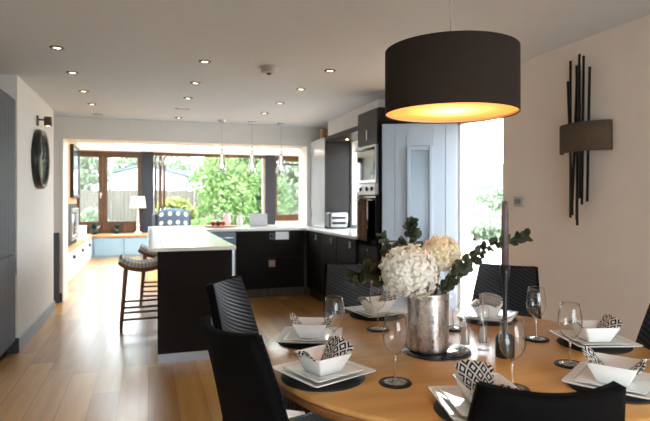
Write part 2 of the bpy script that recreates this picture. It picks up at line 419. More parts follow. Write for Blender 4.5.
# brown timber two-light window
w1 = struct(MB().box(-1.65, -.15, 13.97, 14.05, 2.42, 2.505).box(-1.65, -.15, 13.95, 14.05, .5, .64).build('window_1', 'framewood'))
for x0, x1 in ((-1.65, -1.045), (-1.04, -.15)):
    MB().box(x0, x0 + .1, 13.95, 14.03, .64, 2.42, .005).box(x1 - .1, x1, 13.95, 14.03, .64, 2.42, .005).box(x0 + .1, x1 - .1, 13.95, 14.03, 2.36, 2.42)\
        .box(x0 + .1, x1 - .1, 13.95, 14.03, .64, .8).build('window_sash', 'framewood', w1)
    MB().box(x0 + .1, x1 - .1, 13.985, 13.995, .8, 2.36).build('glass_pane', 'pane', w1)
MB().box(-1.1, -1.07, 13.93, 13.95, 1.42, 1.5).box(-1.1, -1.08, 13.9, 13.93, 1.36, 1.48).build('window_handle', 'white', w1)
struct(MB().box(-.15, .13, 13.9, 14.1, 0, 2.515, .006).build('trim_4', 'post'))
struct(MB().box(2.98, 3.24, 13.9, 14.1, 0, 2.515, .006).build('trim_5', 'post'))
# folding doors, leaves stacked open at the left of the gap
w2 = struct(MB().box(.13, 2.98, 13.96, 14.06, 2.43, 2.505).box(.13, 2.98, 13.96, 14.06, 0, .02).build('window_2', 'framewood'))
for k, (x, wd) in enumerate(((.16, .05), (.265, .07), (.37, .05))):
    lf = MB().box(x, x + wd, 13.98, 14.06, .03, 2.42).box(x, x + wd, 14.6, 14.68, .03, 2.42).box(x, x + wd, 14.06, 14.6, 2.32, 2.42).box(x, x + wd, 14.06, 14.6, .03, .2)\
        .build('door_leaf', 'framewood', w2)
    MB().box(x + wd / 2 - .006, x + wd / 2 + .006, 14.06, 14.6, .2, 2.32).build('glass_pane', 'pane', lf)
    for z in (1.0, 2.2): MB().cyl((x + wd / 2, 13.965, z), (x + wd / 2, 13.965, z + .12), .018).build('hinge', 'chrome', lf)
MB().box(2.9, 2.975, 13.97, 14.05, 0, 2.43).build('door_jamb', 'plastic', w2)
w3 = struct(MB().box(3.24, 4.55, 13.96, 14.06, 2.37, 2.505).box(3.24, 4.55, 13.95, 14.06, .76, .93).box(3.24, 3.3, 13.97, 14.05, .93, 2.37).build('window_3', 'framewood'))
MB().box(3.3, 4.55, 13.97, 14.03, 2.26, 2.31).build('blind_rail', 'post', w3)
MB().box(3.3, 4.55, 14.0, 14.01, .93, 2.37).build('glass_pane', 'pane', w3)
# kitchen window
w4 = struct(MB().box(XK + .1, XK + .16, K0, K1, KZ0, KZ0 + .05).box(XK + .1, XK + .16, K0, K1, KZ1 - .05, KZ1).box(XK + .1, XK + .16, K0, K0 + .05, KZ0, KZ1)
            .box(XK + .1, XK + .16, K1 - .05, K1, KZ0, KZ1).box(XK + .1, XK + .16, 6.1, 6.15, KZ0, KZ1).build('window_4', 'white'))
MB().box(XK + .125, XK + .135, K0 + .05, K1 - .05, KZ0 + .05, KZ1 - .05).build('glass_pane', 'pane', w4)

# blue entrance door standing open into the room
hx, hy, fx, fy = 2.765, 4.335, 2.118, 4.625
ang = math.atan2(fy - hy, fx - hx); L = math.hypot(fx - hx, fy - hy)
d1 = bpy.data.objects.new('door_1', None); COL.objects.link(d1); d1.location = (hx, hy, 0); d1.rotation_euler = (0, 0, ang); struct(d1)
# local: x along the leaf from hinge to free edge; the face seen is +y
b = MB(); b.box(.005, L, -.045, 0, .012, 2.045, .003)
b.build('door_panel', 'doorblue', d1)
for k in range(6):                                            # vertical boards of the leaf, two either side of the glazed strip
    x0, x1 = L * k / 6 + .004, L * (k + 1) / 6 - .004
    if k in (2, 3): continue
    MB().box(x0 + .003, x1, -.001, .005, .02, 2.035, .0025).build('door_board', 'doorblue', d1)
x0, x1 = L * 2 / 6 - .004, L * 4 / 6 + .004
MB().box(x0, x0 + .035, 0, .03, .35, 1.83, .004).box(x1 - .035, x1, 0, .03, .35, 1.83, .004).box(x0 + .035, x1 - .035, 0, .02, 1.79, 1.83, .004)\
    .box(x0 + .035, x1 - .035, 0, .03, .35, .39, .004).build('door_moulding', 'doorblue', d1)
MB().box(x0 + .036, x1 - .036, -.001, .002, .39, 1.79).build('door_inset', 'doorglass', d1)
MB().box(x0, x1, -.001, .005, 1.84, 2.035).box(x0, x1, -.001, .005, .02, .34).build('door_board', 'doorblue', d1)
MB().cyl((L - .05, .0, .93), (L - .05, .05, .93), .009).cyl((L - .045, .045, .93), (L - .18, .045, .93), .008).cyl((L - .05, 0, .93), (L - .05, .012, .93), .024).build('door_handle', 'bronze', d1)

# ------------------------------------------------------------------ ceiling lights
def downlight(x, y, label, first=[None]):
    if first[0] is None:
        o = thing('downlight', label, 'ceiling light', (x, y, H), 0, 'recessed downlights in the white ceiling')
        MB().lathe([(.028, -.001), (.034, -.009), (.048, -.006), (.05, 0)], 24).build('bezel', 'bronze', o)
        MB().lathe([(0, -.003), (.026, -.003), (.028, -.001)], 20).build('lamp', 'spot', o)
        first[0] = o
    else:
        copy_tree(first[0], (x, y, H), label=label)
col_names = {'l': 'left column of downlights', 'm': 'middle column of downlights', 'r': 'right column of downlights'}
ordn = ['nearest', 'second', 'third', 'fourth', 'farthest']
for key, pts in (('l', [(-.611, 4.161), (-.607, 4.936), (-.601, 5.737), (-.598, 6.486)]),
                 ('m', [(.421, 4.213), (.415, 5.01), (.402, 5.782), (.381, 7.2)]),
                 ('r', [(1.44, 4.18), (1.412, 4.965), (1.394, 5.756), (1.374, 6.478)])):
    for k, (x, y) in enumerate(pts):
        o_ = 'farthest' if k == len(pts) - 1 else ordn[k]
        downlight(x, y, f'small recessed downlight, {o_} one in the {col_names[key]}')
o = thing('smoke_detector', 'round grey smoke detector on the ceiling between the downlight columns', 'smoke detector', (.932, 4.226, H))
MB().lathe([(.075, 0), (.075, -.012), (.066, -.016), (.064, -.045), (.05, -.05), (0, -.05)], 28).build('housing', 'plastic', o)
MB().lathe([(.02, -.05), (.018, -.062), (0, -.062)], 16).build('sensor', 'bronze', o)
tag(MB().lathe([(0, -.012), (.05, -.012), (.06, -.004), (.06, 0)], 24).build('ceiling_vent', 'plastic', None, (-.596, 7.216, H)), 'flat round grey vent on the ceiling by the garden room beam', 'vent')
tag(MB().lathe([(0, -.01), (.028, -.01), (.034, 0)], 16).lathe([(0, -.01), (.028, -.01), (.034, 0)], 16, (.12, 0, 0)).box(0, .12, -.02, .02, -.006, 0).build('twin_spotlight', 'plastic', None, (.33, 6.482, H)),
    'unlit white twin fitting in the middle column of the ceiling', 'ceiling light')

def cone_pendant(x, y, label, first=[None]):
    if first[0] is not None:
        copy_tree(first[0], (x, y, H), label=label); return
    o = first[0] = thing('glass_pendant', label, 'pendant light', (x, y, H), 0, 'glass cone pendants over the counter')
    MB().lathe([(0, -.025), (.05, -.025), (.055, -.018), (.055, 0)], 24).build('ceiling_rose', 'steel', o)
    MB().cyl((0, 0, -.36), (0, 0, -.02), .004, seg=8).build('cord', 'steel', o)
    MB().lathe([(0, -.35), (.012, -.35), (.014, -.43), (.018, -.46), (0, -.46)], 16).build('lamp_holder', 'chrome', o)
    MB().lathe([(.02, -.44), (.03, -.5), (.052, -.6), (.082, -.7), (.079, -.704)], 28).build('glass_shade', 'misty', o, smooth=True)
    MB().lathe([(.009, -.46), (.009, -.585), (.018, -.605), (.022, -.625), (.016, -.645), (0, -.65)], 16).build('bulb', 'bulb', o, smooth=True)
cone_pendant(.95, 7.25, 'clear glass cone pendant over the counter, leftmost of three')
cone_pendant(1.366, 7.28, 'clear glass cone pendant over the counter, middle of three')
cone_pendant(1.781, 7.29, 'clear glass cone pendant over the counter, rightmost of three')

# big drum pendant
DX, DY = 1.073, 1.729
o = thing('drum_pendant', 'large dark brown drum pendant with a glowing diffuser over the table', 'pendant light', (DX, DY, 1.64))
MB().lathe([(.2445, .001), (.2445, .235), (.2425, .236), (.2425, 0)], 64).build('lamp_shade', 'shade', o)
MB().lathe([(.2415, .004), (.2415, .232)], 64).build('shade_lining', 'inner', o, smooth=True)
MB().lathe([(0, .012), (.241, .012), (.241, .016), (0, .016)], 48).build('diffuser', 'diff', o)
MB().lathe([(0, .225), (.241, .225), (.241, .228), (0, .228)], 48).build('top_cover', 'inner', o)
MB().cyl((0, 0, .228), (0, 0, H - 1.64), .004, seg=8).build('cord', 'plastic', o)
MB().lathe([(0, .215), (.018, .215), (.018, .2), (.03, .185), (.03, .17), (.018, .155), (0, .15)], 16).build('bulb', 'bulb', o)
MB().lathe([(0, H - 1.67), (.05, H - 1.67), (.055, H - 1.64)], 24).build('ceiling_rose', 'bronze', o)
L1 = bpy.data.lights.new('pendant_bulb', 'POINT'); L1.energy = 2.5; L1.color = (1, .77, .56); L1.shadow_soft_size = .09
lo = bpy.data.objects.new('pendant_bulb', L1); COL.objects.link(lo); lo.location = (DX, DY, 1.745)

# ------------------------------------------------------------------ right wall fittings
SX, SY = XR, 2.775
o = thing('wall_sconce', 'wall sconce of tall dark twisted rods behind a curved taupe shade', 'wall light', (SX, SY, 1.62))
b = MB()
def shade_fn(u, v):
    a = -PI / 2 + PI * u
    return (-.02 - .115 * math.cos(a), .205 * math.sin(a), .014 + .19 * v)
b.grid(shade_fn, 24, 2); b.build('lamp_shade', 'sconce', o, solid=.004)
# rods: (bottom y, bottom z, top y, top z, distance from the wall)
for yb, zb, yt, zt, xo in ((.115, -.42, .115, .645, .045), (.085, -.36, .04, .53, .06), (.05, -.47, .055, .60, .05), (.03, -.43, .005, .66, .075),
                           (.0, -.33, -.015, .645, .06), (-.035, -.31, -.055, .565, .05), (.06, -.40, .10, .50, .08), (-.01, -.29, -.005, .58, .085)):
    MB().cyl((-xo, yb, zb), (-xo, yt, zt), .0085, seg=8).build('rod', 'rod', o)
MB().box(-.03, 0, -.06, .06, .05, .19, .004).cyl((-.12, .05, .1), (0, .05, .1), .007).build('wall_bracket', 'bronze', o)
o = thing('thermostat', 'small rectangular thermostat on the beige wall beside the doorway', 'thermostat', (XR, 3.455, 1.27))
MB().box(-.025, .003, -.055, .055, 0, .075, .006).build('housing', 'plastic', o)
MB().box(-.028, -.024, -.03, .035, .02, .058).build('screen', 'screen', o)

# ------------------------------------------------------------------ left side
# tall grey cupboards
def cupboard(y0, y1, label):
    o = thing('tall_cupboard', label, 'cupboard', (-1.087, y0, 0), 0, 'tall grey cupboards on the left'); w = y1 - y0
    MB().box(-.6, -.02, 0, w, .1, 2.19).build('body', 'cabgrey', o)
    MB().box(-.6, -.06, 0, w, 0, .1).build('plinth', 'blackmatt', o)
    for z0, z1 in ((.105, .852), (.86, 2.185)):
        dr = MB().box(-.02, 0, .003, w - .003, z0, z1, .002).build('door', 'cabgrey', o)
        n = 5
        for k in range(n):
            MB().box(0, .004, .006 + (w - .012) * k / n + .002, .006 + (w - .012) * (k + 1) / n - .002, z0 + .004, z1 - .004, .0015).build('door_plank', 'cabgrey', dr)
        zh = z1 - .16 if z0 < .5 else z0 + .1
        if z0 < .5: MB().cyl((.03, w - .1, zh), (.03, w - .1, zh + .13), .006).cyl((0, w - .1, zh + .02), (.03, w - .1, zh + .02), .005).cyl((0, w - .1, zh + .11), (.03, w - .1, zh + .11), .005).build('handle', 'steel', dr)
    return o
cupboard(4.58, 5.18, 'tall grey planked cupboard with a silver handle against the left wall end')
cupboard(3.97, 4.575, 'tall grey planked cupboard cut by the left picture edge')
# wall clock
o = thing('wall_clock', 'round black wall clock with glossy rim on the left white wall', 'clock', (-1.073, 6.06, 1.735))
ax = (1, 0, 0)
MB().lathe([(.3, 0), (.305, .02), (.3, .06), (.285, .072), (.262, .066), (.255, .05)], 48, (0, 0, 0), ax).lathe([(0, .002), (.3, 0)], 48, (0, 0, 0), ax).build('rim', 'black', o, smooth=True)
MB().lathe([(0, .045), (.257, .045), (.257, .05), (0, .05)], 48, (0, 0, 0), ax).build('dial', 'clockface', o)
for k in range(12):
    a = 2 * PI * k / 12; c_, s_ = math.cos(a), math.sin(a)
    MB().cyl((.053, .2 * s_, .2 * c_), (.053, .23 * s_, .23 * c_), .004, seg=6).build('hour_mark', 'cabgrey', o)
MB().cyl((.055, 0, 0), (.055, .09, .11), .006, seg=6).cyl((.058, 0, 0), (.058, -.05, .19), .005, seg=6).build('hands', 'black', o)
# wall spotlight
o = thing('wall_spotlight', 'small bronze cylinder spotlight on a bracket above the clock', 'wall light', (-1.073, 6.05, 2.12))
MB().box(0, .015, -.03, .03, -.045, .06, .004).build('back_plate', 'bronze', o)
MB().cyl((.01, 0, .02), (.07, 0, .02), .01).build('arm', 'bronze', o)
MB().lathe([(.036, -.045), (.036, .05), (0, .05)], 20, (.1, 0, 0)).build('head', 'bronze', o)
MB().lathe([(0, -.04), (.032, -.04)], 20, (.1, 0, 0)).build('lamp', 'spot', o)
# narrow grey panel in the passage beside the opening
o = thing('passage_panel', 'narrow grey upright panel by the garden room opening', 'panel', (-1.2, 7.5, 0))
MB().poly([(0, -.03), (.12, -.03), (.12, 0), (0, 0)], 0, .9).build('board', 'cabgrey', o, (0, .04, 0))
MB().cyl((.03, -.02, .8), (.03, .01, .8), .018).build('knob', 'black', o)

# garden room: oak-topped cupboards down the left side
o = thing('low_cupboard_run', 'pale blue low cupboard run with oak top along the left wall', 'cupboard', (-1.2, 8.02, 0))
MB().box(-.43, -.02, 0, 5.0, 0, .49).build('body', 'paleblue', o)
MB().box(-.44, .02, 0, 5.0, .49, .53, .004).build('oak_top', 'oaktop', o)
for k in range(4):
    dr = MB().box(-.02, 0, .01 + 1.25 * k, 1.25 * (k + 1) - .01, .07, .48, .003).build('door', 'paleblue', o)
    for yy in (.12,): MB().cyl((0, 1.25 * k + yy + .45, .36), (.04, 1.25 * k + yy + .45, .36), .028, .036).build('knob', 'black', dr)
o = thing('window_bench', 'soft blue panelled window seat with oak top below the brown window', 'window seat', (-1.18, 13.05, 0))
MB().box(-.45, 1.3, 0.02, .9, 0, .47).build('body', 'midblue', o)
MB().box(-.45, 1.33, -.02, .9, .47, .51, .004).build('oak_top', 'oaktop', o)
for k in range(2): MB().box(.02 + .64 * k, .02 + .64 * k + .62, 0, .02, .05, .45, .004).build('front_panel', 'midblue', o)
# chimney breast with picture and stove
struct(MB().box(-1.65, -1.3, 9.5, 10.9, .53, 2.52).build('wall_chimney', 'white'))
o = thing('oak_surround', 'oak panel surround with dark slate strip on the chimney breast', 'panel', (-1.298, 9.5, .532))
MB().box(0, .03, 0, 1.4, .72, 1.93, .004).build('oak_panel', 'oaktop', o)
MB().box(0, .03, 0, 1.4, 0, .72, .003).build('slate_panel', 'slate', o)
MB().box(0, .06, 0, .1, .72, 1.93, .004).build('edge_post', 'framewood', o)
o = thing('framed_picture', 'black framed picture with pale glass on the oak panel', 'picture', (-1.27, 10.0, 1.36))
MB().box(0, .06, 0, .86, 0, .04).box(0, .06, 0, .86, .88, .92).box(0, .06, 0, .04, .04, .88).box(0, .06, .82, .86, .04, .88).build('frame', 'black', o)
MB().box(0, .045, .04, .82, .04, .88).build('picture_glass', 'pic', o)
o = thing('inset_stove', 'steel framed inset stove below the black framed picture', 'stove', (-1.27, 9.9, .62))
MB().box(0, .05, 0, .9, 0, .07, .004).box(0, .05, 0, .9, .49, .55, .004).box(0, .05, 0, .07, .07, .49).box(0, .05, .83, .9, .07, .49).build('frame', 'steel', o)
MB().box(0, .03, .07, .83, .07, .49).build('glass_door', 'fire', o)
MB().cyl((.05, .1, .1), (.05, .1, .45), .008).build('handle', 'chrome', o)
o = thing('white_box', 'small white box on the oak top beside the stove', 'box', (-1.2, 11.25, .53))
MB().box(-.12, .05, 0, .16, 0, .26, .006).build('body', 'white', o); MB().box(-.125, .055, -.005, .165, .26, .29, .006).build('lid', 'white', o)
for k, (x, y, lb, s) in enumerate(((-1.2, 13.6, 'dark green leafy plant in a pot at the left of the window seat', 1.0), (-.72, 13.75, 'small dark green plant pot on the window seat behind the mullion', .7))):
    o = thing('potted_plant', lb, 'plant', (x, y, .51))
    MB().lathe([(0, 0), (.06, 0), (.08, .12), (.07, .12), (.065, .1), (0, .1)], 20).build('pot', 'greenpot', o)
    b = MB()
    for i in range(40):
        a = rng.uniform(0, 2 * PI); e = rng.uniform(.1, 1.2); l = rng.uniform(.1, .24) * s; d = Vector((math.cos(a) * math.cos(e), math.sin(a) * math.cos(e), math.sin(e)))
        q = Vector((-math.sin(a), math.cos(a), 0)) * .025; p = Vector((0, 0, .1))
        b.quad([p, p + d * l * .5 + q, p + d * l, p + d * l * .5 - q])
    b.build('leaves', 'greenpot', o)
o = thing('table_lamp', 'white table lamp with tapered shade on the oak window seat', 'lamp', (-.235, 13.75, .51))
MB().lathe([(0, 0), (.09, 0), (.09, .02), (.035, .05), (.028, .15), (.04, .2), (.025, .26), (.02, .5), (.028, .54), (.012, .58), (.012, .66), (0, .66)], 24).build('base', 'white', o, smooth=True)
MB().lathe([(.19, .62), (.155, .9)], 32).lathe([(0, .895), (.155, .9)], 32).build('lamp_shade', 'creamshade', o, smooth=True)

# dotted wing armchair in the garden room, its back to the view
o = thing('dotted_armchair', 'blue-grey polka dot wing armchair seen over the breakfast bar', 'armchair', (.42, 10.85, 0), R(8))
def wing(u, v):
    x = (u - .5) * .56; return (x, -.25 - .08 * v + .9 * abs(x) ** 2, .32 + .83 * v + (-.05 * (abs(x) / .28) ** 3 * v))
MB().grid(wing, 14, 12).build('backrest', 'dotfab', o, solid=.1)
for sx in (-1, 1):
    MB().box(sx * .3 - .04, sx * .3 + .04, -.28, .1, .6, 1.06, .03).build('wing', 'post', o)
    MB().box(sx * .3 - .05, sx * .3 + .05, -.2, .32, .3, .6, .03).build('armrest', 'dotfab', o)
    for y in (-.22, .28): MB().cyl((sx * .27, y, 0), (sx * .25, y, .22), .018, .025).build('leg', 'stoolwood', o)
MB().box(-.26, .26, -.24, .34, .2, .46, .04).build('seat', 'dotfab', o)

# ------------------------------------------------------------------ kitchen
WT0, WT1 = .905, .935
tag(MB().poly([(0, 4.445), (.7, 4.445), (.7, 7.03), (2.06, 7.03), (2.06, 5.21), (2.675, 5.21), (2.675, 7.565), (2.24, 7.565), (2.24, 8.15), (0, 8.15)], WT0, WT1, .003).build('worktop', 'quartz'),
    'continuous white quartz worktop running round the kitchen and breakfast bar', 'worktop')
o = thing('breakfast_bar_unit', 'dark wood breakfast bar unit with broad end panel facing the dining area', 'cabinet', (0, 4.47, 0))
MB().box(.073, .672, 0, .04, .075, .904, .002).build('end_panel', 'darkwood', o)
MB().box(.672, .69, .002, .04, .075, .904).build('edge_strip', 'steel', o)
MB().box(.075, .688, .003, .04, 0, .074).build('plinth', 'plinth', o)
MB().box(.4, .66, .04, 2.58, .1, .904).build('body', 'darkwood', o)
MB().box(.42, .62, .04, 2.58, 0, .1).build('kickboard', 'plinth', o)
for k in range(4):
    dr = MB().box(.66, .68, .045 + .63 * k, .045 + .63 * (k + 1) - .006, .105, .9, .002).build('door', 'darkwood', o)
    MB().cyl((.7, .1 + .63 * k, .75), (.7, .1 + .63 * k, .87), .006).build('handle', 'steel', dr)
MB().box(.4, .68, 2.58, 3.6, .0, .904).build('return_panel', 'darkwood', o)
o = thing('dishwasher', 'blue-grey steel dishwasher front under the inner worktop corner', 'dishwasher', (.7, 7.05, 0))
MB().box(.003, .405, .02, .55, .1, .9).build('body', 'bluegrey', o)
MB().box(.003, .405, 0, .02, .12, .9, .003).build('door', 'bluegrey', o)
MB().cyl((.04, -.03, .82), (.37, -.03, .82), .008).build('handle', 'steel', o)
MB().box(.003, .405, .06, .1, 0, .1).build('plinth', 'plinthwood', o)
o = thing('drawer_unit', 'wide dark drawer unit below the counter with brown plinth', 'cabinet', (1.11, 7.05, 0))
MB().box(0, .95, .02, .6, .12, .904).build('body', 'darkwood', o)
for z0, z1 in ((.125, .54), (.546, .9)): MB().box(.002, .945, 0, .02, z0, z1, .002).build('drawer', 'darkwood', o)
MB().box(0, .95, .05, .09, 0, .12).build('plinth', 'plinthwood', o)
o = thing('bar_back_unit', 'dark back panelling of the counter facing the garden room', 'cabinet', (.7, 7.66, 0))
MB().box(0, 1.53, 0, .2, 0, .904).build('body', 'darkwood', o)
tag(MB().box(0, .185, -.004, .003, 0, .105).build('paper_note', 'paper', None, (1.645, 7.05, .782)), 'white paper note fixed to the dark drawer front', 'note')
o = thing('dark_socket', 'dark grey square socket beside the white note', 'socket', (1.56, 7.05, .785))
MB().box(0, .07, -.008, 0, 0, .09, .003).build('plate', 'cabgrey', o)
MB().cyl((.035, -.011, .045), (.035, -.007, .045), .02).build('socket_face', 'black', o)
o = thing('taupe_socket', 'square taupe socket low on the dark drawer front', 'socket', (1.55, 7.05, .415))
MB().box(0, .09, -.008, 0, 0, .09, .003).build('plate', 'plate_taupe', o)
MB().box(.03, .06, -.011, -.007, .03, .06, .002).build('switch', 'plastic', o)
# right run
for k, (y0, y1, lb) in enumerate(((6.43, 7.02, 'dark base cabinet in the right run, tucked in the far corner'), (5.82, 6.42, 'dark base cabinet in the middle of the right run'), (5.21, 5.81, 'dark base cabinet in the right run beside the tall oven unit'))):
    o = thing('base_cabinet', lb, 'cabinet', (2.08, y0, 0), 0, 'dark base cabinets of the right run'); w = y1 - y0
    MB().box(.02, .59, 0, w, .12, .904).build('body', 'darkwood', o)
    dr = MB().box(0, .02, .003, w - .003, .125, .9, .002).build('door', 'darkwood', o)
    MB().box(-.02, -.008, .12, .15, .8, .87, .002).box(-.01, .001, .128, .142, .81, .82).box(-.01, .001, .128, .142, .85, .86).build('handle', 'steel', dr)
    MB().box(.05, .09, 0, w, 0, .12).build('plinth', 'plinthwood', o)
# dresser cupboard standing on the worktop
o = thing('dresser_cupboard', 'tall cupboard on the worktop with white gloss door and dark end panel', 'cupboard', (2.3, 6.886, WT1))
MB().box(.02, .36, .02, .675, 0, 1.25).build('body', 'cabgrey', o)
MB().box(0, .36, 0, .02, 0, 1.25, .001).build('end_panel', 'darkgloss', o)
MB().box(0, .02, .022, .675, .003, 1.247, .002).build('door', 'whitegloss', o)
MB().box(-.02, -.005, .6, .62, .12, .24, .002).box(-.006, .001, .605, .615, .14, .15).box(-.006, .001, .605, .615, .2, .21).build('handle', 'steel', o)
o = thing('window_pelmet', 'dark pelmet board with a small light above the kitchen window', 'pelmet', (2.3, 5.21, 2.12))
MB().box(0, .375, 0, 1.674, 0, .06).build('board', 'darkgloss', o)
MB().lathe([(0, -.003), (.016, -.003), (.022, 0)], 16, (.2, 1.35, 0)).build('lamp', 'spot', o)
struct(MB().box(2.34, XK, 5.21, 6.88, 2.185, H).build('wall_kitchen_bulkhead', 'wall'))
tag(MB().box(0, .09, 0, .1, 0, .14, .004).box(-.004, .094, -.004, .104, .11, .145, .003).build('tan_box', 'tan', None, (2.34, 7.12, 2.186)), 'small tan box on top of the tall cupboard', 'box')
# tall oven unit
TY, TW = 4.70, .5
o = thing('oven_housing', 'tall dark oven housing beside the blue door', 'cabinet', (2.1, TY, 0))
MB().box(.02, .575, 0, TW, .0, 2.22).build('body', 'darkwood', o)
dr = MB().box(0, .02, .003, TW - .003, 1.875, 2.215, .002).build('door', 'darkgloss', o)
MB().box(-.022, -.01, .2, .225, 1.92, 2.02, .002).box(-.011, .001, .205, .22, 1.93, 1.945).box(-.011, .001, .205, .22, 1.995, 2.01).build('handle', 'chrome', dr)
dr = MB().box(0, .02, .003, TW - .003, .12, .86, .002).build('drawer', 'darkwood', o)
MB().box(-.022, -.01, .2, .225, .72, .82, .002).box(-.011, .001, .205, .22, .73, .745).box(-.011, .001, .205, .22, .795, .81).build('handle', 'chrome', dr)
o = thing('steam_oven', 'upper built-in oven with mirrored glass and white control strip', 'oven', (2.1, TY + .01, 1.37))
MB().box(-.012, .02, 0, TW - .02, .12, .495, .004).build('body', 'steel', o)
MB().box(-.016, -.01, .02, TW - .04, .15, .475, .002).build('glass_door', 'ovenmirror', o)
MB().box(-.016, .02, 0, TW - .02, 0, .117, .004).build('control_panel', 'whitegloss', o)
for y in (.08, .2, .36): MB().cyl((-.03, y, .06), (-.016, y, .06), .02, .022).build('knob', 'black', o)
MB().cyl((-.05, .04, .46), (-.05, TW - .06, .46), .008).cyl((-.05, .05, .46), (-.012, .05, .46), .006).cyl((-.05, TW - .07, .46), (-.012, TW - .07, .46), .006).build('handle', 'chrome', o)
o = thing('black_oven', 'lower built-in oven with black glass door', 'oven', (2.1, TY + .01, .87))
MB().box(-.012, .02, 0, TW - .02, 0, .495, .004).build('glass_door', 'ovenglass', o)
MB().cyl((-.05, .04, .45), (-.05, TW - .06, .45), .008).cyl((-.05, .05, .45), (-.01, .05, .45), .006).cyl((-.05, TW - .07, .45), (-.01, TW - .07, .45), .006).build('handle', 'chrome', o)
def tw(u, v):
    return (-.062 - .004 * math.sin(u * 9), .11 + .21 * u, .465 - .42 * v) if v > .04 else (-.05, .11 + .21 * u, .468)
tag(MB().grid(tw, 14, 20).build('hanging_towel', 'towel', None, (2.098, TY, .87), solid=.006), 'brown spotted tea towel hanging on the black oven door', 'towel')
# toaster
o = thing('toaster', 'chrome toaster with black bands on the worktop by the cupboard', 'toaster', (2.42, 6.74, WT1))
MB().box(-.13, .13, -.09, .09, .015, .22, .03, 4).build('body', 'steel', o)
for z in (.06, .13): MB().box(-.1, .1, -.094, .094, z, z + .035, .003).build('band', 'black_stripe', o)
MB().box(-.09, .09, -.05, -.015, .219, .224).box(-.09, .09, .015, .05, .219, .224).build('slots', 'black', o)
MB().box(-.138, -.128, -.09, .09, .03, .21, .01).build('side_cap', 'black_stripe', o)
for x in (-.1, .1):
    for y in (-.06, .06): MB().cyl((x, y, 0), (x, y, .02), .012).build('foot', 'black', o)
# counter clutter by the garden room
tag(MB().lathe([(0, 0), (.24, 0), (.245, .008), (.24, .018), (0, .018)], 40).build('serving_board', 'board', None, (1.0, 7.72, WT1)), 'round wooden serving board on the far counter', 'board')
fz = WT1 + .018
for k, (x, y, r, m_, lb) in enumerate(((.88, 7.68, .036, 'red', 'small orange-red fruit on the serving board, leftmost'), (.95, 7.63, .038, 'darkred', 'dark red fruit at the front of the serving board'),
                                   (1.02, 7.68, .036, 'red', 'orange-red fruit on the right of the serving board'), (.95, 7.73, .04, 'red', 'orange-red fruit at the back of the serving board'))):
    o = thing('round_fruit', lb, 'fruit', (x, y, fz), 0, 'red fruit on the serving board')
    MB().sphere((0, 0, r * .92), r, 14, (1, 1, .94)).build('skin', m_, o); MB().cyl((0, 0, r * 1.7), (.004, 0, r * 2.0), .003, seg=6).build('stalk', 'stem', o)
for x, y, lb in ((.93, 7.84, 'pale goblet on the serving board, left of the pair behind the fruit'), (1.03, 7.87, 'pale goblet on the serving board, right of the pair behind the fruit')):
    o = thing('goblet', lb, 'goblet', (x, y, fz), 0, 'pale goblets on the serving board')
    MB().lathe([(.004, .07), (.025, .085), (.036, .12), (.034, .17), (.032, .17)], 24).build('bowl', 'misty', o, smooth=True)
    MB().lathe([(0, 0), (.03, 0), (.03, .003), (.005, .01), (.004, .07), (0, .07)], 20).build('stem', 'misty', o, smooth=True)
def jug(name, x, y, lb, s, cat='jug'):
    o = thing(name, lb, cat, (x, y, WT1))
    MB().lathe([(0, 0), (.05 * s, 0), (.062 * s, .05 * s), (.055 * s, .12 * s), (.042 * s, .16 * s), (.047 * s, .19 * s), (.043 * s, .19 * s), (.038 * s, .16 * s), (.05 * s, .1 * s), (0, .01)], 24).build('body', 'china', o, smooth=True)
    MB().tube([(.045 * s, 0, .17 * s), (.09 * s, 0, .16 * s), (.098 * s, 0, .1 * s), (.058 * s, 0, .06 * s)], .008 * s).build('handle', 'china', o)
jug('white_jug', 1.13, 8.04, 'white china jug behind the serving board', 1.0)
jug('cream_pitcher', 1.31, 8.0, 'smaller white china pitcher between jug and laptop', .8, 'pitcher')
o = thing('laptop', 'open silver laptop on the far counter by the dark post', 'laptop', (1.56, 7.8, WT1), R(-12))
MB().box(-.13, .13, -.1, .08, 0, .016, .004).build('base', 'silverlap', o)
MB().poly([(-.13, -.004), (.13, -.004), (.13, .004), (-.13, .004)], 0, .17).build('screen', 'silverlap', o, (0, -.1, .016))

# bar stools
def stool(x, y, rz, lb, first=[None]):
    if first[0] is not None: copy_tree(first[0], (x, y, 0), rz, lb); return
    o = first[0] = thing('bar_stool', lb, 'stool', (x, y, 0), rz, 'wooden bar stools at the breakfast bar')
    def saddle(u, v):
        a = 2 * u - 1; return (.22 * a, .185 * (2 * v - 1), .655 + .075 * abs(a) ** 2.4)
    MB().grid(saddle, 18, 8).build('seat', 'stripe', o, solid=.05, bevel=.01)
    def rail(sy):
        b = MB(); pts = [(.23 * a, sy * .172, .612 + .078 * abs(a) ** 2.4) for a in [k / 8 - 1 for k in range(17)]]
        return b.tube(pts, .02, 8)
    for sy in (-1, 1): rail(sy).build('seat_rail', 'stoolwood', o)
    for sx in (-1, 1): MB().box(sx * .228 - .014, sx * .228 + .014, -.172, .172, .668, .702, .006).build('seat_lip', 'stoolwood', o)
    for sx in (-1, 1):
        for sy in (-1, 1): MB().cyl((sx * .215, sy * .185, 0), (sx * .165, sy * .165, .64), .014, .021, seg=10).build('leg', 'stoolwood', o)
    for sy, z in ((-1, .24), (1, .24), (-1, .12), (1, .12)): MB().cyl((-.2, sy * .175, z), (.2, sy * .175, z), .012, seg=8).build('rung', 'stoolwood', o)
    for sx, z in ((-1, .18), (1, .18)): MB().cyl((sx * .2, -.175, z), (sx * .2, .175, z), .012, seg=8).build('rung', 'stoolwood', o)
stool(-.05, 5.85, R(3), 'wooden bar stool with striped saddle seat, nearer of the two')
